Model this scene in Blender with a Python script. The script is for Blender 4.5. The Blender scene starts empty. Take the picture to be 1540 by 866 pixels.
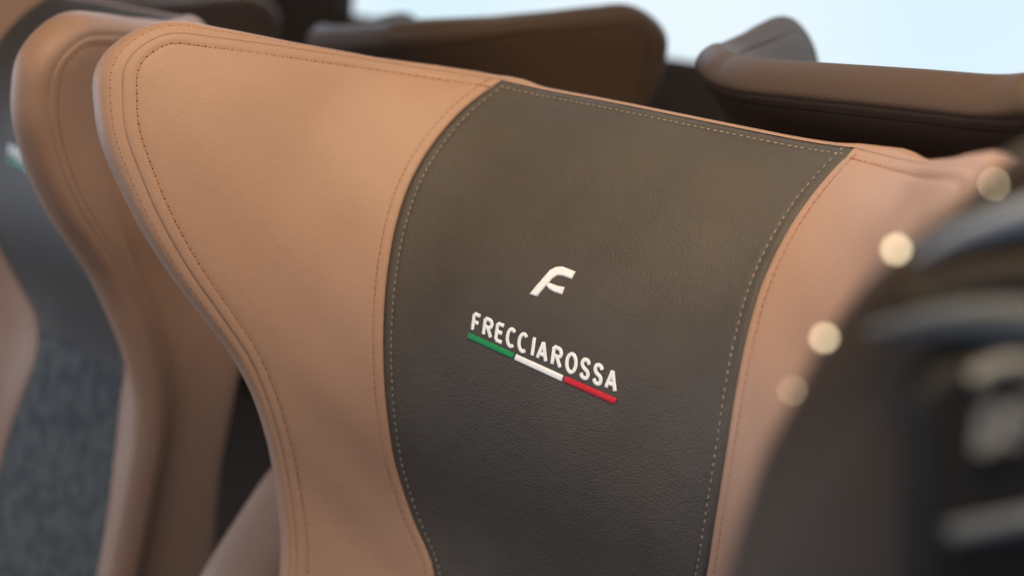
import bpy, bmesh, math, random
import numpy as np
from mathutils import Matrix, Vector
from mathutils.geometry import delaunay_2d_cdt
random.seed(4); rng = np.random.default_rng(4)
SC = bpy.context.scene
COL = SC.collection

# ------------------------------------------------------------------ camera
# Everything is worked out in the frame of the near seat (x along the row, y towards its back,
# z up along the backrest); G leans that frame back by the recline of the seat.
RECLINE = 0.33
G = Matrix.Rotation(-RECLINE, 4, 'X')
CAM_R = ((0.79571, -0.55998, -0.2308), (0.53445, 0.82844, -0.16746), (0.28498, 0.0099, 0.95848))
CAM_LOC = Vector((0.36642, -0.59729, 0.00053))
FPX = 1745.2                                   # focal length in pixels of a 1540 px wide frame
cam_d = bpy.data.cameras.new('camera'); cam = bpy.data.objects.new('camera', cam_d); COL.objects.link(cam)
ax = [Vector([r[i] for r in CAM_R]) for i in range(3)]       # right, depth, up
M = Matrix.Identity(4)
for i in range(3):
    M[i][0], M[i][1], M[i][2], M[i][3] = ax[0][i], ax[2][i], -ax[1][i], CAM_LOC[i]
cam.matrix_world = G @ M
cam_d.sensor_width = 36; cam_d.lens = FPX / 1540 * 36
cam_d.clip_start = 0.02; cam_d.clip_end = 200
cam_d.dof.use_dof = True; cam_d.dof.focus_distance = 0.70; cam_d.dof.aperture_fstop = 3.0
cam_d.dof.aperture_blades = 0
SC.camera = cam

# ------------------------------------------------------------------ world and lamps
w = bpy.data.worlds.new('World'); SC.world = w; w.use_nodes = True
w.node_tree.nodes['Background'].inputs[0].default_value = (0.72, 0.76, 0.85, 1)
w.node_tree.nodes['Background'].inputs[1].default_value = 0.10
SC.view_settings.view_transform = 'Standard'; SC.view_settings.look = 'None'
SC.view_settings.exposure = -0.1; SC.view_settings.gamma = 1
SC.cycles.max_bounces = 6

def area(name, loc, target, sx, sy, power, color):
    d = bpy.data.lights.new(name, 'AREA'); d.shape = 'RECTANGLE'; d.size = sx; d.size_y = sy
    d.energy = power; d.color = color
    o = bpy.data.objects.new(name, d); COL.objects.link(o)
    v = Vector(target) - Vector(loc)
    o.matrix_world = Matrix.Translation(Vector(loc)) @ v.to_track_quat('-Z', 'Y').to_matrix().to_4x4()
    return o
area('ceiling_lamp', (0.20, -0.30, 0.72), (0.10, 0.0, 0.1), 0.50, 0.18, 8.8, (1.0, 0.77, 0.49))
area('window_light', (-1.8, -0.9, 0.0), (-0.1, 0, 0.0), 1.0, 0.8, 19, (0.70, 0.83, 1.0))
area('aisle_fill', (0.5, -1.9, -0.1), (0.0, 0, 0.0), 1.0, 0.5, 10.5, (0.94, 0.95, 1.0))  # fill light added on the aisle side
area('window_daylight', (0.6, 1.55, 0.95), (0.0, 0.2, 0.1), 2.2, 0.8, 6, (0.72, 0.85, 1.0))
area('rear_rim_fill', (-2.2, 1.5, 1.15), (-0.3, 0, 0.0), 1.2, 0.8, 14, (0.60, 0.74, 1.0))  # added to give the seat rims a cool edge; no window stands here
area('wall_fill', (-1.3, 0.9, 1.3), (-1.2, 1.7, 0.5), 0.6, 0.3, 9, (1.0, 0.88, 0.62))  # added to brighten the wall, not a fitting of the carriage

# ------------------------------------------------------------------ materials
def mat(name, col, rough=0.5, spec=0.5, bump=None, var=None, **kw):
    m = bpy.data.materials.new(name); m.use_nodes = True
    nt = m.node_tree; N = nt.nodes; L = nt.links; b = N['Principled BSDF']
    b.inputs['Base Color'].default_value = (*col, 1); b.inputs['Roughness'].default_value = rough
    b.inputs['Specular IOR Level'].default_value = spec
    for k, v in kw.items(): b.inputs[k.replace('_', ' ')].default_value = v
    tc = N.new('ShaderNodeTexCoord')
    if var:
        scale, c2, lo, hi = var
        n = N.new('ShaderNodeTexNoise'); n.inputs['Scale'].default_value = scale; n.inputs['Detail'].default_value = 5
        r = N.new('ShaderNodeMapRange'); r.inputs['From Min'].default_value = lo; r.inputs['From Max'].default_value = hi
        mx = N.new('ShaderNodeMix'); mx.data_type = 'RGBA'
        mx.inputs[6].default_value = (*col, 1); mx.inputs[7].default_value = (*c2, 1)
        L.new(tc.outputs['Object'], n.inputs['Vector']); L.new(n.outputs['Fac'], r.inputs['Value'])
        L.new(r.outputs['Result'], mx.inputs[0]); L.new(mx.outputs[2], b.inputs['Base Color'])
    if bump:
        kind, scale, dist, strength = bump
        bp = N.new('ShaderNodeBump'); bp.inputs['Distance'].default_value = dist; bp.inputs['Strength'].default_value = strength
        if kind == 'leather':
            wn = N.new('ShaderNodeTexNoise'); wn.inputs['Scale'].default_value = scale * 0.6; wn.inputs['Detail'].default_value = 2
            ad = N.new('ShaderNodeVectorMath'); ad.operation = 'MULTIPLY_ADD'
            L.new(tc.outputs['Object'], wn.inputs['Vector'])
            L.new(wn.outputs['Color'], ad.inputs[0]); ad.inputs[1].default_value = (1.1 / scale,) * 3
            L.new(tc.outputs['Object'], ad.inputs[2])
            v = N.new('ShaderNodeTexVoronoi'); v.feature = 'F1'; v.inputs['Scale'].default_value = scale
            L.new(ad.outputs[0], v.inputs['Vector'])
            n2 = N.new('ShaderNodeTexNoise'); n2.inputs['Scale'].default_value = scale * 0.13; n2.inputs['Detail'].default_value = 4
            L.new(tc.outputs['Object'], n2.inputs['Vector'])
            mm = N.new('ShaderNodeMath'); mm.operation = 'MULTIPLY_ADD'; mm.inputs[1].default_value = -1.0
            L.new(v.outputs['Distance'], mm.inputs[0])
            m3 = N.new('ShaderNodeMath'); m3.operation = 'MULTIPLY'; m3.inputs[1].default_value = 1.6
            L.new(n2.outputs['Fac'], m3.inputs[0]); L.new(m3.outputs[0], mm.inputs[2])
            L.new(mm.outputs[0], bp.inputs['Height'])
        elif kind == 'noise':
            n2 = N.new('ShaderNodeTexNoise'); n2.inputs['Scale'].default_value = scale; n2.inputs['Detail'].default_value = 4
            L.new(tc.outputs['Object'], n2.inputs['Vector']); L.new(n2.outputs['Fac'], bp.inputs['Height'])
        elif kind == 'thread':
            wv = N.new('ShaderNodeTexWave'); wv.inputs['Scale'].default_value = scale; wv.inputs['Distortion'].default_value = 0.6
            wv.bands_direction = 'DIAGONAL'
            L.new(tc.outputs['Object'], wv.inputs['Vector']); L.new(wv.outputs['Fac'], bp.inputs['Height'])
        L.new(bp.outputs['Normal'], b.inputs['Normal'])
    return m
TAN = mat('tan_leather', (0.395, 0.240, 0.168), 0.55, 0.42, ('leather', 1000, 0.00025, 0.55), (7, (0.36, 0.212, 0.147), 0.4, 0.62))
TAN_SHADED = mat('shaded_tan_leather', (0.088, 0.055, 0.038), 0.55, 0.35, ('leather', 800, 0.0003, 0.5))  # the tan leather again, with the shade mixed into its colour
DARK = mat('taupe_leather', (0.076, 0.064, 0.056), 0.56, 0.4, ('leather', 850, 0.0004, 0.8), (14, (0.062, 0.052, 0.046), 0.4, 0.62))
FABRIC = mat('grey_fabric', (0.104, 0.104, 0.100), 0.9, 0.2, ('noise', 900, 0.0006, 0.8), (48, (0.066, 0.069, 0.070), 0.42, 0.6))
THREAD_TAN = mat('orange_thread', (0.42, 0.17, 0.065), 0.6, 0.3)
THREAD_SHADED = mat('shaded_thread', (0.015, 0.008, 0.006), 0.6, 0.3)  # seat thread darkened to carry the same shade
THREAD_BEIGE = mat('beige_thread', (0.40, 0.33, 0.24), 0.6, 0.3)
HOLE = mat('needle_hole', (0.14, 0.06, 0.03), 0.9, 0.1)
WHITE = mat('white_thread', (0.86, 0.89, 0.95), 0.5, 0.4, ('thread', 230, 0.00015, 0.35))
GREEN = mat('green_thread', (0.008, 0.25, 0.085), 0.42, 0.4, ('thread', 230, 0.00015, 0.35))
RED = mat('red_thread', (0.56, 0.012, 0.028), 0.42, 0.4, ('thread', 230, 0.00015, 0.35))

# ------------------------------------------------------------------ the seat surface
K = 0.7
K0, S0, TH, RW, HC = 0.0272, 0.1168, 1.0773, 0.1868, 1.7622
HT = np.linspace(-1.2, .4, 3201)                           # side profile: top leans back, neck hollow, then straight
_t = np.clip((-.18 - HT) / .2, 0, 1); _t = _t * _t * (3 - 2 * _t)
_g = np.where(HT > -.18, 2 * HC * HT, 2 * HC * -.18 * (1 - _t))
YT = np.r_[0, np.cumsum((_g[1:] + _g[:-1]) / 2 * np.diff(HT))]; YT = YT - np.interp(0, HT, YT)
def base(s, h):
    s = np.asarray(s, float) / K; h = np.asarray(h, float) / K
    a = np.abs(s); a1 = np.minimum(a, S0); an = K0 * a1
    x = np.sin(an) / K0; y = (1 - np.cos(an)) / K0
    b = np.clip(a - S0, 0, None); b1 = np.minimum(b, RW * TH); A = K0 * S0
    x = x + RW * (np.sin(A + b1 / RW) - math.sin(A)); y = y + RW * (math.cos(A) - np.cos(A + b1 / RW))
    b2 = b - b1; x = x + b2 * math.cos(A + TH); y = y + b2 * math.sin(A + TH)
    yy = np.interp(h, HT, YT)
    return np.stack([np.sign(s) * x, -y + yy, h], -1) * K
def surf(s, h, d=0.0):
    s = np.asarray(s, float); h = np.asarray(h, float); e = 1e-4
    P = base(s, h); a = base(s + e, h) - base(s - e, h); b = base(s, h + e) - base(s, h - e)
    n = np.cross(a, b); n /= np.linalg.norm(n, axis=-1, keepdims=True)      # towards the sitter
    return P + n * np.asarray(d, float)[..., None]

def catmull(P, step=0.0015, closed=False):
    P = [np.array(p, float) for p in P]; n = len(P); out = []
    segs = n if closed else n - 1
    for i in range(segs):
        p1, p2 = P[i], P[(i + 1) % n]
        p0 = P[i - 1] if (closed or i > 0) else 2 * p1 - p2
        p3 = P[(i + 2) % n] if (closed or i < n - 2) else 2 * p2 - p1
        t0 = 0; t1 = max(np.linalg.norm(p1 - p0), 1e-9) ** .5; t2 = t1 + max(np.linalg.norm(p2 - p1), 1e-9) ** .5
        t3 = t2 + max(np.linalg.norm(p3 - p2), 1e-9) ** .5
        k = max(2, int(np.linalg.norm(p2 - p1) / step * 2))
        for t in np.linspace(t1, t2, k, endpoint=False):
            A1 = (t1 - t) / t1 * p0 + t / t1 * p1; A2 = (t2 - t) / (t2 - t1) * p1 + (t - t1) / (t2 - t1) * p2
            A3 = (t3 - t) / (t3 - t2) * p2 + (t - t2) / (t3 - t2) * p3
            B1 = (t2 - t) / t2 * A1 + t / t2 * A2; B2 = (t3 - t) / (t3 - t1) * A2 + (t - t1) / (t3 - t1) * A3
            out.append((t2 - t) / (t2 - t1) * B1 + (t - t1) / (t2 - t1) * B2)
    if not closed: out.append(P[-1])
    return resample(np.array(out), step, closed)
def resample(Q, step, closed=False):
    if closed: Q = np.vstack([Q, Q[:1]])
    L = np.r_[0, np.cumsum(np.linalg.norm(np.diff(Q, axis=0), axis=1))]
    n = max(3, int(round(L[-1] / step))); t = np.linspace(0, L[-1], n + 1)
    R = np.stack([np.interp(t, L, Q[:, k]) for k in (0, 1)], 1)
    return R[:-1] if closed else R
def dist(P, Q):
    out = np.empty(len(P)); a = Q[:-1]; b = Q[1:]; ab = b - a; l2 = (ab ** 2).sum(1) + 1e-18
    for i in range(0, len(P), 2000):
        p = P[i:i + 2000, None]; t = np.clip(((p - a) * ab).sum(2) / l2, 0, 1)
        out[i:i + 2000] = np.sqrt((((p - a - t[..., None] * ab)) ** 2).sum(2)).min(1)
    return out
def inside(P, Q):
    x, y = P[:, 0], P[:, 1]; c = np.zeros(len(P), bool)
    x1, y1 = Q[:, 0], Q[:, 1]; x2, y2 = np.roll(x1, -1), np.roll(y1, -1)
    for a, b, c_, d in zip(x1, y1, x2, y2):
        m = (b > y) != (d > y)
        if m.any(): c ^= m & (x < (c_ - a) * (y - b) / (d - b + 1e-18) + a)
    return c
def normals2(Q, closed=True):
    T = (np.roll(Q, -1, 0) - np.roll(Q, 1, 0)) if closed else np.gradient(Q, axis=0)
    T /= np.linalg.norm(T, axis=1, keepdims=True) + 1e-12
    return np.stack([T[:, 1], -T[:, 0]], 1)
def region(poly, rings, grid, margin):
    """triangulate a closed (s,h) polygon with rings of points parallel to its edge"""
    area2 = (poly[:, 0] * np.roll(poly[:, 1], -1) - poly[:, 1] * np.roll(poly[:, 0], -1)).sum()
    if area2 < 0: poly = poly[::-1].copy()
    N = -normals2(poly)                                   # inwards for a counter-clockwise outline
    closed = np.vstack([poly, poly[:1]]); pts = [poly]
    for r in rings:
        q = poly + N * r; k = (dist(q, closed) > 0.93 * r) & inside(q, poly)
        pts.append(q[k])
    lo, hi = poly.min(0), poly.max(0)
    X, Y = np.meshgrid(np.arange(lo[0], hi[0], grid), np.arange(lo[1], hi[1], grid * .87))
    X = X + (np.arange(X.shape[0]) % 2)[:, None] * grid * .5
    g = np.stack([X.ravel(), Y.ravel()], 1); g = g[inside(g, poly)]; g = g[dist(g, closed) > margin]
    pts.append(g); P = np.vstack(pts); n = len(poly)
    res = delaunay_2d_cdt([Vector(p) for p in P], [(i, (i + 1) % n) for i in range(n)], [], 1, 1e-7)
    V = np.array([tuple(v) for v in res[0]]); F = [tuple(f) for f in res[2]]
    a, b, c = (V[[f[k] for f in F]] for k in range(3))
    z = (b[:, 0] - a[:, 0]) * (c[:, 1] - a[:, 1]) - (b[:, 1] - a[:, 1]) * (c[:, 0] - a[:, 0])
    cen = (a + b + c) / 3; ok = inside(cen, poly) & (abs(z) > 1e-12)
    F = [f if zz > 0 else f[::-1] for f, zz, k in zip(F, z, ok) if k]
    return V, F, dist(V, closed)

def obj(name, V, F, m, parent=None, smooth=True, fm=None, extra=()):
    me = bpy.data.meshes.new(name); me.from_pydata([tuple(v) for v in V], [], [tuple(f) for f in F]); me.update()
    me.materials.append(m)
    for e in extra: me.materials.append(e)
    if fm is not None: me.polygons.foreach_set('material_index', fm)
    if smooth: me.polygons.foreach_set('use_smooth', [True] * len(me.polygons))
    o = bpy.data.objects.new(name, me); COL.objects.link(o)
    if parent: o.parent = parent
    return o
def thing(name, label, cat, group=None, matrix=None):
    o = bpy.data.objects.new(name, None); COL.objects.link(o); o.empty_display_size = 0.05
    o['label'] = label; o['category'] = cat
    if group: o['group'] = group
    if matrix is not None: o.matrix_world = matrix
    return o

# ---- traced curves of the seat front, metres along the cover (s across, h up)
WING = [(-0.3286, 0.099), (-0.3372, 0.0842), (-0.3378, 0.0702), (-0.3286, 0.05), (-0.3177, 0.0309),
        (-0.3016, 0.0102), (-0.2791, -0.0173), (-0.2555, -0.0431), (-0.2337, -0.0649), (-0.2153, -0.0868), (-0.2049, -0.1109),
        (-0.1997, -0.1413), (-0.1962, -0.1735), (-0.1880, -0.22), (-0.178, -0.28), (-0.172, -0.35), (-0.17, -0.58)]
TOPL = [(-0.1275, 0.1462), (-0.1566, 0.1422), (-0.1945, 0.1348), (-0.2561, 0.1198), (-0.3016, 0.108)]
TOPM = [(-0.1275, 0.1462), (-0.0501, 0.1453), (0.0506, 0.1420), (0.0955, 0.1405), (0.1357, 0.1391)]
TOPR = [(0.1357, 0.1391), (0.1628, 0.1341), (0.1945, 0.1275), (0.2561, 0.1155), (0.3016, 0.107)]
PL = [(-0.1275, 0.1462), (-0.1353, 0.1189), (-0.1387, 0.0898), (-0.1393, 0.0606), (-0.1364, 0.0298), (-0.1318, -0.0016), (-0.1266, -0.0358),
      (-0.122, -0.07), (-0.118, -0.1047), (-0.114, -0.1356), (-0.1038, -0.1653), (-0.0840, -0.199), (-0.0835, -0.235), (-0.098, -0.29), (-0.11, -0.36), (-0.115, -0.58)]
PR = [(0.1357, 0.1391), (0.1288, 0.1189), (0.1231, 0.096), (0.1202, 0.0707), (0.1196, 0.0466), (0.1219, 0.0197), (0.1254, -0.0094), (0.1286, -0.038),
      (0.1297, -0.0638), (0.1290, -0.0901), (0.1264, -0.1168), (0.117, -0.15), (0.098, -0.19), (0.0885, -0.235), (0.098, -0.29), (0.11, -0.36), (0.115, -0.58)]
PL[0] = (-0.1265, 0.1466)
ST = 0.0016
left = catmull(TOPL + WING, ST); right = catmull(TOPR + [(-a, b) for a, b in WING], ST)
topm = catmull(TOPM, ST); pl = catmull([TOPL[0]] + PL[1:], ST); pr = catmull(PR, ST)
bottom = -0.58
SEAM_H = -0.215                                            # seam between leather panel and woven fabric
def cut(c, h, above):
    k = int(np.argmin(abs(c[:, 1] - h) + (np.arange(len(c)) < 5) * 9)); return c[:k + 1] if above else c[k:]
def seamline(a, b, n=150):
    t = np.linspace(0, 1, n + 2)[1:-1, None]; q = a + (b - a) * t; q[:, 1] += 0.012 * np.sin(math.pi * t[:, 0]); return q
lt, lb = cut(pl, SEAM_H, True), cut(pl, SEAM_H, False); rt, rb = cut(pr, SEAM_H, True), cut(pr, SEAM_H, False)
sm = seamline(lt[-1], rt[-1])
def line(a, b): return resample(np.array([a, b]), ST)[1:-1]
P_left = np.vstack([left, line(left[-1], pl[-1]), pl[::-1][:-1]])
P_right = np.vstack([right, line(right[-1], pr[-1]), pr[::-1][:-1]])
P_panel = np.vstack([lt, sm, rt[::-1], topm[::-1][1:-1]])
P_fab = np.vstack([lb, line(lb[-1], rb[-1]), rb[::-1], sm[::-1]])
P_all = np.vstack([left[::-1], topm[1:-1], right, line(right[-1], left[-1])])

def roll(d, g, wd):                                       # edge of a cover rolling down into its seam
    t = np.clip(d / wd, 0, 1); return -g * (1 - np.sqrt(1 - (1 - t) ** 2))
def puff(d, hgt, wd): return hgt * (1 - np.exp(-d / wd))
def groove(d, at, dep, wd): return -dep * np.exp(-((d - at) / wd) ** 2)
RINGS = [.0006, .0014, .0025, .004, .0055, .0066, .0074, .0082, .0092, .0105, .0125, .015]

def capsule_row(curve, off, side, pitch, length, rad, d_fn, thread, hole=None, jitter=0.0002):
    """a row of stitches parallel to a curve in (s,h); returns verts, faces, material per face"""
    N = normals2(curve, False) * side; q = curve + N * off
    q = resample(q, 0.0008); L = np.r_[0, np.cumsum(np.linalg.norm(np.diff(q, axis=0), axis=1))]
    V, F, FM = [], [], []; t = pitch
    def at(x): return np.array([np.interp(x, L, q[:, 0]), np.interp(x, L, q[:, 1])])
    while t < L[-1] - pitch:
        j = rng.normal() * jitter; a, b = at(t - length / 2 + j), at(t + length / 2 + j)
        sk = rng.normal() * 0.00012
        for kind in (0, 1):
            if kind == 1 and not hole: continue
            if kind == 0: p0, p1, r, z = a, b, rad, 0.0
            else:
                c0, c1 = at(t + pitch / 2 - .00062 + j), at(t + pitch / 2 + .00062 + j); p0, p1, r, z = c0, c1, rad * 1.35, -rad * .25
            tang = (p1 - p0) / (np.linalg.norm(p1 - p0) + 1e-12); nn = np.array([-tang[1], tang[0]])
            base_i = len(V); ns, nr = 8, 6
            for u in range(nr + 1):
                ph = math.pi * u / nr; al = -math.cos(ph); rr = max(math.sin(ph), .02) ** .7
                cpt = (p0 + p1) / 2 + tang * al * np.linalg.norm(p1 - p0) / 2 + nn * (sk * al)
                for v in range(ns):
                    x = math.cos(2 * math.pi * v / ns) * r * rr; zz = math.sin(2 * math.pi * v / ns) * r * rr * .8
                    pp = cpt + nn * x; V.append((pp[0], pp[1], d_fn + z + zz))
            for u in range(nr):
                for v in range(ns):
                    i0 = base_i + u * ns + v; i1 = base_i + u * ns + (v + 1) % ns
                    F.append((i0, i0 + ns, i1 + ns, i1)); FM.append(kind)
        t += pitch
    V = np.array(V); return surf(V[:, 0], V[:, 1], V[:, 2]), F, FM
def stitching(parent, rows, m, m2):
    V, F, FM = [], [], []
    for r in rows:
        v, f, fm = capsule_row(*r); F += [tuple(i + len(V) for i in q) for q in f]; V += list(v); FM += fm
    return obj('stitching', V, F, m, parent, fm=FM, extra=(m2,))

def ribbon(path, width, height, d0, ridge=0.00045, square=False, rounded=0.6):
    q = resample(np.array(path, float), ridge / 3); n = len(q); N = normals2(q, False)
    L = np.arange(n) * ridge / 3; tot = L[-1]; V, F = [], []; ns = 9
    for i in range(n):
        e = min(L[i], tot - L[i]); k = 1 if square else min(1, .82 + .18 * min(1, e / (width * .2)) ** .5)
        hh = height * (0.9 + 0.1 * math.cos(2 * math.pi * L[i] / ridge + .3 * math.sin(i))) * (k if e > 0 else .3)
        for j in range(ns):
            a = math.pi * j / (ns - 1)
            V.append((*(q[i] + N[i] * math.cos(a) * width / 2 * k), d0 + math.sin(a) ** rounded * hh))
    for i in range(n - 1):
        for j in range(ns - 1):
            a = i * ns + j; F.append((a, a + 1, a + ns + 1, a + ns))
    F.append(tuple(range(ns))[::-1]); F.append(tuple(range((n - 1) * ns, n * ns)))
    V = np.array(V); return surf(V[:, 0], V[:, 1], V[:, 2]), F

BARS = [(-0.0591, -0.0287), (-0.0234, -0.0319), (-0.0207, -0.0322), (0.0143, -0.0354), (0.017, -0.0355), (0.0524, -0.0383)]
EMB1 = [(-0.023, 0.0069), (-0.0171, 0.0067), (-0.0107, 0.0198), (-0.0082, 0.0224), (-0.0046, 0.023), (0.0024, 0.0226), (0.0032, 0.0277), (-0.007, 0.0286), (-0.0111, 0.0274), (-0.0145, 0.0245)]
EMB2 = [(-0.0141, 0.0152), (-0.0118, 0.0170), (-0.0058, 0.0166), (-0.0003, 0.017), (-0.0004, 0.0121), (-0.0064, 0.0122), (-0.0108, 0.0132)]
LET = [[[-0.0584, -0.02493], [-0.05103, -0.0255], [-0.05985, -0.0137]], [[-0.04933, -0.02563], [-0.04105, -0.02627], [-0.05075, -0.01435]], [[-0.03938, -0.0264], [-0.03205, -0.02697], [-0.04078, -0.01507]], [[-0.03073, -0.02707], [-0.02284, -0.02769], [-0.03211, -0.01569]], [[-0.02154, -0.02779], [-0.01344, -0.02842], [-0.02291, -0.01635]], [[-0.01055, -0.02864], [-0.00831, -0.02881], [-0.0119, -0.01714]], [[-0.00672, -0.02894], [0.00214, -0.02963], [-0.00806, -0.01742]], [[0.00449, -0.02981], [0.01288, -0.03046], [0.00316, -0.01822]], [[0.01488, -0.03062], [0.02375, -0.0313], [0.01358, -0.01897]], [[0.02557, -0.03144], [0.03309, -0.03203], [0.02428, -0.01974]], [[0.03488, -0.03217], [0.04229, -0.03274], [0.0336, -0.02041]], [[0.04376, -0.03286], [0.05252, -0.03354], [0.04249, -0.02105]]]
def arc(cx, cy, rx, ry, a0, a1, n=24):
    return [(cx + rx * math.cos(math.radians(a)), cy + ry * math.sin(math.radians(a))) for a in np.linspace(a0, a1, n)]
SCURVE = [(.97, .80), (.80, .96), (.5, 1.0), (.16, .93), (.03, .74), (.2, .57), (.55, .48), (.88, .38), (.98, .22), (.84, .05), (.5, 0), (.2, .04), (.02, .2)]
GLYPH = {
    'F': [[(0, 0), (0, 1)], [(0, 1), (1, 1)], [(0, .52), (.85, .52)]],
    'R': [[(0, 0), (0, 1)], [(0, 1), (.5, 1)] + arc(.55, .76, .4, .24, 90, -90) + [(0, .52)], [(.45, .52), (1, 0)]],
    'E': [[(0, 0), (0, 1)], [(0, 1), (1, 1)], [(0, .52), (.88, .52)], [(0, 0), (1, 0)]],
    'C': [arc(.55, .5, .55, .5, 48, 312)], 'I': [[(.5, 0), (.5, 1.06)]],
    'A': [[(0, 0), (.5, 1)], [(.5, 1), (1, 0)], [(.2, .30), (.8, .30)]],
    'O': [arc(.5, .5, .5, .5, 90, 450, 40)], 'S': [[tuple(p) for p in catmull(SCURVE, .03)]]}

def edge_width(P):
    """how far the padded border bulges out, along the outline"""
    a = abs(P[:, 0]); wd = np.interp(a, [0, .12, .145, .175, .21, .26, .33], [.0062, .0064, .0095, .0085, .0060, .0080, .0135])
    low = np.clip((.07 - P[:, 1]) / .05, 0, 1)
    wd = wd + .0032 * np.exp(-((P[:, 0] - .168) / .018) ** 2) + .004 * np.exp(-((P[:, 0] + .117) / .013) ** 2)
    return wd * (1 - low) + low * np.interp(P[:, 1], [-.45, -.15, -.05, .07], [.011, .0105, .0125, .0135])
TK = 0.030
_k = left[:, 1] < 0.0702; _c = left[_k & (left[:, 0] < -.15)]; _c = _c[np.argsort(_c[:, 1])]
WH, WS = _c[:, 1], _c[:, 0]
def build_seat(name, label, group, matrix):
    root = thing(name, label, 'train seat', group, matrix)
    for P, c_out, c_in in ((P_left, left, pl), (P_right, right, pr)):
        V, F, D = region(P, RINGS, .0042, .017)
        do = dist(V, c_out); di = dist(V, c_in)
        z = roll(np.minimum(do, di), .0013, .0028) + groove(do, .0080, .0006, .0016) + groove(di, .0066, .0003, .0013)
        z = z + puff(D, .004, .03)
        wv = .0009 * np.sin(V[:, 0] * 55 + V[:, 1] * 38) * np.sin(V[:, 1] * 60 + 2) * np.clip(D / .03, 0, 1)
        wing = obj('headrest_wing', surf(V[:, 0], V[:, 1], z + wv), F, TAN, root)
        sd = 1 if c_out is left else -1
        stitching(wing, [(c_out, .0080, sd * -1, .0050, .0026, .00042, .00045, 1, 1),
                         (c_in, .0066, sd * 1, .0046, .0026, .00030, .0006, 1, 1)], THREAD_TAN, HOLE)
    V, F, D = region(P_panel, RINGS, .0035, .017)
    panel = obj('headrest_panel', surf(V[:, 0], V[:, 1], roll(D, .0022, .0040) + groove(D, .0066, .0005, .0013) + puff(D, .0012, .03)), F, DARK, root)
    stitching(panel, [(lt, .0066, -1, .0046, .0022, .00035, .0002, 1, 0), (rt, .0066, 1, .0046, .0022, .00035, .0002, 1, 0),
                      (topm, .0060, 1, .0046, .0022, .00035, .0002, 1, 0)], THREAD_BEIGE, HOLE)
    V, F, D = region(P_fab, RINGS[:6], .006, .008)
    obj('backrest_fabric', surf(V[:, 0], V[:, 1], roll(D, .0022, .0040) + puff(D, .004, .03)), F, FABRIC, root)
    # padded border between the front and the back cover
    Q = np.vstack([left[::-1], topm[1:-1], right]); N = normals2(Q, False)
    if (N[len(Q) // 2][1]) < 0: N = -N
    wd = edge_width(Q); V, F = [], []; ns = 17
    prof = [(math.sin(math.pi * j / (ns - 1)) ** .75, -.0009 - (TK - .0018) * (1 - math.cos(math.pi * j / (ns - 1))) / 2) for j in range(ns)]
    for i in range(len(Q)):
        for o_, d_ in prof:
            V.append((*(Q[i] + N[i] * o_ * wd[i]), d_))
    for i in range(len(Q) - 1):
        for j in range(ns - 1):
            a = i * ns + j; F.append((a, a + ns, a + ns + 1, a + 1))
    V = np.array(V); band = obj('padded_border', surf(V[:, 0], V[:, 1], V[:, 2]), F, TAN, root)
    nl = len(left); e1 = (Q + N * (wd * .45)[:, None])
    for e2 in (e1[:nl - 6], e1[nl + len(topm):]):
        stitching(band, [(resample(e2, .0016), 0, 1, .0050, .0024, .00030, -.0019, 1, 1)], THREAD_TAN, HOLE)
    # back cover with its own seam and stitches
    V, F, D = region(P_all, RINGS[::2], .006, .017)
    z = -TK - roll(D, .0013, .0028) - groove(D, .008, .0006, .0016) - puff(D, .003, .03)
    back = obj('back_cover', surf(V[:, 0], V[:, 1], z), [f[::-1] for f in F], TAN, root)
    full = np.vstack([left[::-1], topm[1:-1], right])
    stitching(back, [(full, .0080, 1, .0050, .0028, .00048, -TK - .0002, 1, 1)], THREAD_TAN, HOLE)
    # body of the backrest behind the wings
    V, F = [], []; nh = 60; per = 64
    for i in range(nh):
        h = -0.58 + (0.02 + 0.58) * i / (nh - 1)
        so = -np.interp(h, WH, WS) - .009 - .022 * min(max((h + .10) / .12, 0), 1)
        f = math.sqrt(max(0., 1 - (1 - min((0.02 - h) / 0.06, 1)) ** 2)); yb = np.interp(h, [-.44, -.28, -.12, 0.0, .05], [.20, .17, .15, .11, .09])
        fr = surf(np.linspace(-so, so, 28), np.full(28, h), -TK * .55); xs = fr[-1, 0] - .003; r_ = .022
        y0 = fr[0, 1]; yc = base(0., h)[1] + TK + .012; yb = yc + max(yb - yc, 0) * f
        ring = [tuple(p) for p in fr]
        for a in np.linspace(0, 1, 8)[1:]: ring.append((xs, y0 + (yb - r_ - y0) * a, h))
        for a in np.linspace(0, math.pi / 2, 7)[1:]: ring.append((xs - r_ + r_ * math.cos(a), yb - r_ + r_ * math.sin(a), h))
        for a in np.linspace(1, -1, 10)[1:-1]: ring.append(((xs - r_) * a, yb, h))
        for a in np.linspace(math.pi / 2, 0, 7)[:-1]: ring.append((-xs + r_ - r_ * math.cos(a), yb - r_ + r_ * math.sin(a), h))
        for a in np.linspace(1, 0, 8)[:-1]: ring.append((-xs, y0 + (yb - r_ - y0) * a, h))
        per = len(ring); V += ring
    for i in range(nh - 1):
        for j in range(per):
            a = i * per + j; b = i * per + (j + 1) % per; F.append((a, b, b + per, a + per))
    F.append(tuple(range(per))[::-1]); F.append(tuple(range((nh - 1) * per, nh * per)))
    body = obj('back_shell', V, F, TAN, root); body.data.set_sharp_from_angle(angle=1.0)
    # embroidery
    V, F = [], []
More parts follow.
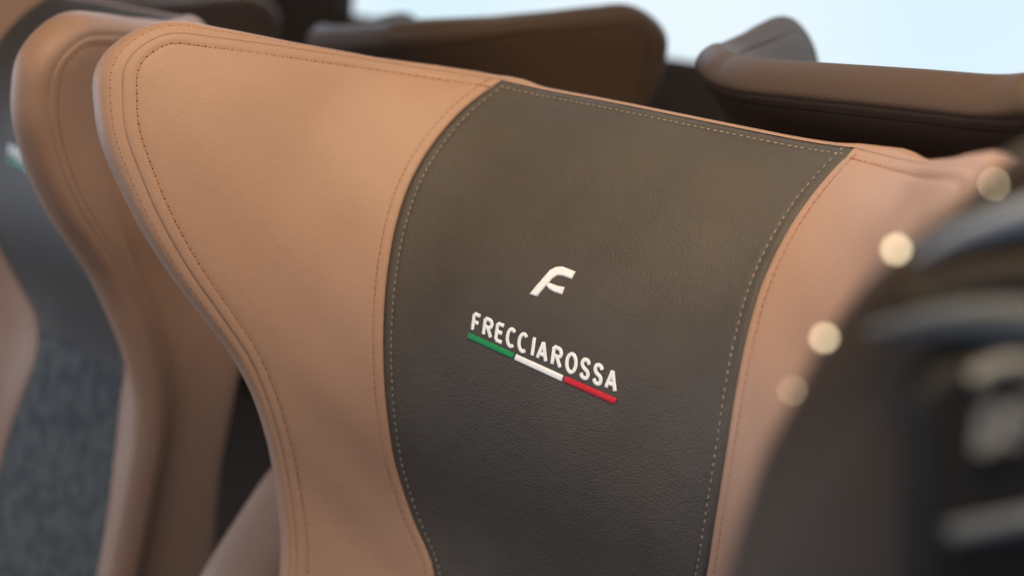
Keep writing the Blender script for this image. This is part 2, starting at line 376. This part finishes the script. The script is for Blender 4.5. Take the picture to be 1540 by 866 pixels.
    for g, (o, e, u) in zip('FRECCIAROSSA', LET):
        o, e, u = map(np.array, (o, e, u)); ex, ey = e - o, u - o; W, H = np.linalg.norm(ex), np.linalg.norm(ey)
        sw = .0024; fx, fy = sw / 2 / W, sw / 2 / H
        if g == 'I': fx = 0
        for st in GLYPH[g]:
            p = [o + ex * (fx + a * (1 - 2 * fx)) + ey * (fy * .5 + b * (1 - fy)) for a, b in st]
            v, f = ribbon(p, sw, .0005, .0013); F += [tuple(i + len(V) for i in q) for q in f]; V += list(v)
    obj('lettering', V, F, WHITE, panel)
    V, F = [], []
    for poly in (EMB1, EMB2):
        pp = resample(np.array(poly), .0005, True); v, f, d = region(pp, [.0003, .0006, .001], .0006, .0013)
        z = .0011 + .0010 * np.sqrt(1 - (1 - np.clip(d / .0012, 0, 1)) ** 2)
        F += [tuple(i + len(V) for i in q) for q in f]; V += list(surf(v[:, 0], v[:, 1], z))
    obj('emblem', V, F, WHITE, panel)
    for k, m in enumerate((GREEN, WHITE, RED)):
        A_, B_ = np.array(BARS[2 * k]), np.array(BARS[2 * k + 1]); e_ = (B_ - A_) / np.linalg.norm(B_ - A_) * .0006
        v, f = ribbon([A_ - e_, B_ + e_], .0038, .0007, .0013, ridge=.0006, square=True)
        obj('stripe', v, f, m, panel)
    return root
def copy_tree(o, parent=None):
    c = o.copy(); COL.objects.link(c)
    if parent: c.parent = parent
    for ch in list(o.children): copy_tree(ch, c)
    return c

ROW = 'wing-backed leather train seats'
seat = build_seat('train_seat', 'tan leather wing-backed seat with dark panel embroidered FRECCIAROSSA, large in the centre', ROW, G)
def pose(x, y, z, a, t, r=0.0):
    return G @ Matrix.Translation((x, y, z)) @ Matrix.Rotation(r, 4, 'Y') @ Matrix.Rotation(a, 4, 'Z') @ Matrix.Rotation(t, 4, 'X')
def pose2(x, y, z, a, t):
    return G @ Matrix.Translation((x, y, z)) @ Matrix.Rotation(t, 4, 'X') @ Matrix.Rotation(a, 4, 'Z')
s2 = copy_tree(seat); s2.matrix_world = pose2(-0.6571, 0.0649, 0.0196, -0.0886, 0.1148)
s2['label'] = 'tan leather seat at the far left, its near wing half covering its grey panel'
POSE_B = pose(0.1471, 0.2151, 0.1213, math.pi - 0.3529, -0.6967, 0.0786)
s3 = copy_tree(seat); s3.matrix_world = POSE_B
s3['label'] = 'seat in shade-darkened leather, turned away behind the near seat, below the window on the right'
s4 = copy_tree(seat); s4.matrix_world = POSE_B @ Matrix.Translation((0.73, 0, -0.010)) @ Matrix.Rotation(0.055, 4, 'Y')
s4['label'] = 'blurred seat in shade-darkened leather, turned away, under the window left of centre'
s5 = copy_tree(seat); s5.matrix_world = POSE_B @ Matrix.Translation((1.75, 0.03, 0.0))
s5['label'] = 'farthest, darkest seat turned away, at the top edge left of the window'

for s_ in (s3, s4, s5):                                    # the row facing away has its shade put into the leather and thread colours
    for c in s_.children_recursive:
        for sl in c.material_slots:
            if sl.material == TAN: sl.link = 'OBJECT'; sl.material = TAN_SHADED
            elif sl.material in (THREAD_TAN, HOLE): sl.link = 'OBJECT'; sl.material = THREAD_SHADED

# ------------------------------------------------------------------ helpers for solid pieces
def ray(px, py, depth):
    v = ax[0] * ((px - 770) / FPX) + ax[1] + ax[2] * ((433 - py) / FPX)
    return CAM_LOC + v * depth
def slab(name, pts, thick, m, parent=None, bevel=.003, matrix=G):
    """solid plate: pts are the 3D outline of its near face, thick goes along the mean normal away from the camera"""
    P = [Vector(p) for p in pts]; c = sum(P, Vector()) / len(P); n = Vector()
    for i in range(len(P)): n += (P[i] - c).cross(P[(i + 1) % len(P)] - c)
    n.normalize()
    if n.dot(c - CAM_LOC) < 0: n = -n
    bm = bmesh.new(); a = [bm.verts.new(p) for p in P]; b = [bm.verts.new(p + n * thick) for p in P]
    bm.faces.new(a); bm.faces.new(b[::-1])
    for i in range(len(P)):
        j = (i + 1) % len(P); bm.faces.new((a[j], a[i], b[i], b[j]))
    bmesh.ops.recalc_face_normals(bm, faces=bm.faces)
    if bevel:
        ed = [e for e in bm.edges if e.calc_face_angle(0) > .6]
        bmesh.ops.bevel(bm, geom=ed, offset=bevel, segments=5, affect='EDGES', profile=.5)
    me = bpy.data.meshes.new(name); bm.to_mesh(me); bm.free(); me.materials.append(m)
    for p in me.polygons: p.use_smooth = True
    me.set_sharp_from_angle(angle=.6)
    o = bpy.data.objects.new(name, me); COL.objects.link(o)
    if parent: o.parent = parent
    else: o.matrix_world = matrix
    return o

# ------------------------------------------------------------------ arm pad between the two seats
arm = thing('armrest', 'tan leather arm pad low between the near seat and the far left seat', 'armrest', None, G)
def pad(name, A, B, rx, rz, m, parent, up=Vector((0, 0, 1))):
    A, B = Vector(A), Vector(B); d = (B - A); L = d.length; d.normalize(); side = d.cross(up).normalized(); u = side.cross(d)
    V, F = [], []; nu, nv = 40, 32
    for i in range(nu + 1):
        t = i / nu; k = (1 - abs(2 * t - 1) ** 5) ** .4 if 0 < t < 1 else .02
        for j in range(nv):
            a = 2 * math.pi * j / nv; ca, sa = math.cos(a), math.sin(a)
            V.append(A + d * L * t + side * rx * k * math.copysign(abs(ca) ** .7, ca) + u * rz * k * math.copysign(abs(sa) ** .7, sa))
    for i in range(nu):
        for j in range(nv):
            a = i * nv + j; b = i * nv + (j + 1) % nv; F.append((a, b, b + nv, a + nv))
    return obj(name, V, F, m, parent)
pad('pad', ray(500, 690, 1.06), ray(330, 960, .98), .045, .03, TAN, arm)
METAL = mat('dark_metal', (0.05, 0.045, 0.04), .4, .5, Metallic=.6)
pad('bracket', ray(520, 760, 1.09), ray(480, 1000, 1.09), .02, .02, METAL, arm)

# ------------------------------------------------------------------ carriage: floor, wall, window, sky
WALL = mat('wall_laminate', (0.40, 0.34, 0.19), .7, .3, ('noise', 30, .001, .3), (4, (0.30, 0.255, 0.14), .4, .6))
PILLAR = mat('pillar_brown', (0.035, 0.021, 0.013), .7, .3, ('noise', 60, .001, .3))
FLOOR = mat('carpet', (0.05, 0.04, 0.035), .95, .1, ('noise', 300, .002, .6))
def quad(name, pts, m, kind=None, matrix=Matrix.Identity(4)):
    o = obj(name, pts, [tuple(range(len(pts)))], m, smooth=False); o.matrix_world = matrix
    if kind: o['kind'] = kind
    return o
quad('floor', [(-6, -4, -1.1), (4, -4, -1.1), (4, 4, -1.1), (-6, 4, -1.1)], FLOOR, 'structure')
def onwall(px, py, Y):                                     # where a sight line meets the vertical wall y=Y (world)
    a = G @ CAM_LOC; b = G @ ray(px, py, 1.0); d = b - a; return a + d * ((Y - a.y) / d.y)
YW = 1.7
def box(name, x0, x1, y0, y1, z0, z1, m, parent=None, bevel=.01):
    bm = bmesh.new(); bmesh.ops.create_cube(bm, size=1)
    for v in bm.verts: v.co = Vector(((x0 + x1) / 2 + v.co.x * (x1 - x0), (y0 + y1) / 2 + v.co.y * (y1 - y0), (z0 + z1) / 2 + v.co.z * (z1 - z0)))
    if bevel: bmesh.ops.bevel(bm, geom=bm.edges[:], offset=bevel, segments=3, affect='EDGES')
    me = bpy.data.meshes.new(name); bm.to_mesh(me); bm.free(); me.materials.append(m)
    o = bpy.data.objects.new(name, me); COL.objects.link(o)
    if parent: o.parent = parent
    return o
pa = onwall(515, 20, YW); pb = onwall(300, 20, YW)
print('WALL', pa, pb)
wl = thing('carriage_wall', 'olive beige wall panel at the top left behind the seats', 'wall')
box('upper_panel', -6, pb.x, YW, YW + .06, -1.1, 1.6, WALL, wl)
box('window_post', pb.x, pa.x, YW - .03, YW + .05, -1.1, 1.6, PILLAR, wl)
box('lower_panel', pa.x, 3.5, YW, YW + .06, -1.1, 0.05, PILLAR, wl)
SKY = bpy.data.materials.new('sky_glow'); SKY.use_nodes = True; nt = SKY.node_tree; nt.nodes.clear()
out = nt.nodes.new('ShaderNodeOutputMaterial'); em = nt.nodes.new('ShaderNodeEmission'); tc = nt.nodes.new('ShaderNodeTexCoord')
nz = nt.nodes.new('ShaderNodeTexNoise'); nz.inputs['Scale'].default_value = .35; nz.inputs['Detail'].default_value = 2
rp = nt.nodes.new('ShaderNodeValToRGB'); rp.color_ramp.elements[0].position = .38; rp.color_ramp.elements[1].position = .62
rp.color_ramp.elements[0].color = (0.70, 0.87, 0.96, 1); rp.color_ramp.elements[1].color = (0.84, 0.93, 0.98, 1)
nt.links.new(tc.outputs['Object'], nz.inputs['Vector']); nt.links.new(nz.outputs['Fac'], rp.inputs['Fac'])
em.inputs['Strength'].default_value = 1.12; nt.links.new(rp.outputs['Color'], em.inputs['Color']); nt.links.new(em.outputs[0], out.inputs['Surface'])
quad('sky', [(-14, 6, -5), (12, 6, -5), (12, 6, 7), (-14, 6, 7)], SKY, 'structure')

# ------------------------------------------------------------------ dark glossy shell, close to the lens on the right
SHELLM = mat('glossy_brown_black', (0.036, 0.023, 0.015), .45, .3)
PLATEM = mat('black_plate', (0.012, 0.012, 0.013), .6, .25)
GREY = mat('grey_reflection', (0.18, 0.22, 0.29), .5, .5)  # cool reflection on the shell, painted as a tinted tube
MARK = mat('white_print', (0.25, 0.25, 0.255), .5, .3)
SILVER = mat('silver_bar', (0.13, 0.15, 0.19), .35, .5)
GLINT = bpy.data.materials.new('painted_glint'); GLINT.use_nodes = True  # glowing beads stand in for lamp reflections on the shell edge
GLINT.node_tree.nodes['Principled BSDF'].inputs['Emission Color'].default_value = (1, .80, .50, 1)
GLINT.node_tree.nodes['Principled BSDF'].inputs['Emission Strength'].default_value = 8.5
DZ = .285
sh = thing('seat_shell', 'dark glossy seat shell very close on the right, glowing dots for glints along its edge', 'seat shell', None, G)
edge = [(1700, 190), (1600, 200), (1535, 222), (1490, 258), (1440, 304), (1385, 346), (1335, 392), (1290, 440), (1250, 495), (1215, 555), (1180, 625), (1142, 700), (1112, 790), (1086, 880), (1060, 990), (1700, 990)]
eg = catmull(edge[:-1], 12); eg = [tuple(p) for p in eg] + [edge[-1]]
def dsh(x): return DZ + (1540 - x) * .00004
slab('shell_body', [ray(x, y, dsh(x)) for x, y in eg], .02, SHELLM, sh, .004)
def tube(name, pts, rad, m, parent, taper=0):
    P = [Vector(p) for p in pts]; V, F = [], []; ns = 12
    for i, p in enumerate(P):
        t = (P[min(i + 1, len(P) - 1)] - P[max(i - 1, 0)]).normalized(); rr = rad * (1 - taper * (i / (len(P) - 1)) ** 2); s = t.cross(ax[1]).normalized(); u = s.cross(t)
        for j in range(ns):
            a = 2 * math.pi * j / ns; V.append(p + s * math.cos(a) * rr + u * math.sin(a) * rr)
    for i in range(len(P) - 1):
        for j in range(ns):
            a = i * ns + j; b = i * ns + (j + 1) % ns; F.append((a, b, b + ns, a + ns))
    F.append(tuple(range(ns))); F.append(tuple(range((len(P) - 1) * ns, len(P) * ns))[::-1])
    return obj(name, V, F, m, parent)
tube('edge_reflection', [ray(x, y, dsh(x) - .004) for x, y in catmull([(1700, 300), (1600, 312), (1520, 330), (1440, 356), (1372, 392)], 12)], .0048, GREY, sh, .85)
DIM = mat('dim_reflection', (0.05, 0.062, 0.082), .5, .4)  # fainter cool reflection, put into the tube colour
OCHRE = mat('brown_reflection', (0.060, 0.042, 0.025), .5, .4)  # warm reflection band, put into the tube colour
tube('brown_reflection', [ray(x, y, dsh(x) - .001) for x, y in catmull([(1700, 390), (1560, 400), (1460, 418), (1370, 450)], 12)], .0062, OCHRE, sh, .6)
tube('edge_reflection', [ray(x, y, dsh(x) - .004) for x, y in catmull([(1700, 500), (1560, 488), (1450, 482), (1300, 500)], 12)], .0075, DIM, sh, .8)
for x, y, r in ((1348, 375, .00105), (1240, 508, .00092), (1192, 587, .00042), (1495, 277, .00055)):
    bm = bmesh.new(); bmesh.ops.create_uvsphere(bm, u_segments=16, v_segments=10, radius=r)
    me = bpy.data.meshes.new('edge_glint'); bm.to_mesh(me); bm.free(); me.materials.append(GLINT)
    o = bpy.data.objects.new('edge_glint', me); COL.objects.link(o); o.parent = sh; o.location = ray(x, y, dsh(x) - .004)
pl_ = slab('label_plate', [ray(x, y, DZ - .012) for x, y in ((1375, 600), (1420, 555), (1500, 535), (1700, 520), (1700, 990), (1375, 990))], .010, PLATEM, sh, .003)
def mark(pts, wpx):
    tube('print', [ray(x, y, DZ - .0125) for x, y in catmull(pts, 6)], wpx / 2 / FPX * DZ, MARK, pl_)
mark([(1462, 572), (1490, 556), (1530, 548), (1570, 560)], 26)
mark([(1482, 612), (1474, 678)], 20); mark([(1482, 612), (1506, 618), (1508, 655), (1476, 676)], 18)
mark([(1528, 606), (1522, 668)], 20); mark([(1530, 606), (1565, 602)], 16); mark([(1528, 636), (1558, 634)], 14)
tube('silver_bar', [ray(1425, 802, DZ - .013), ray(1700, 750, DZ - .013)], 15 / FPX * DZ, SILVER, pl_)
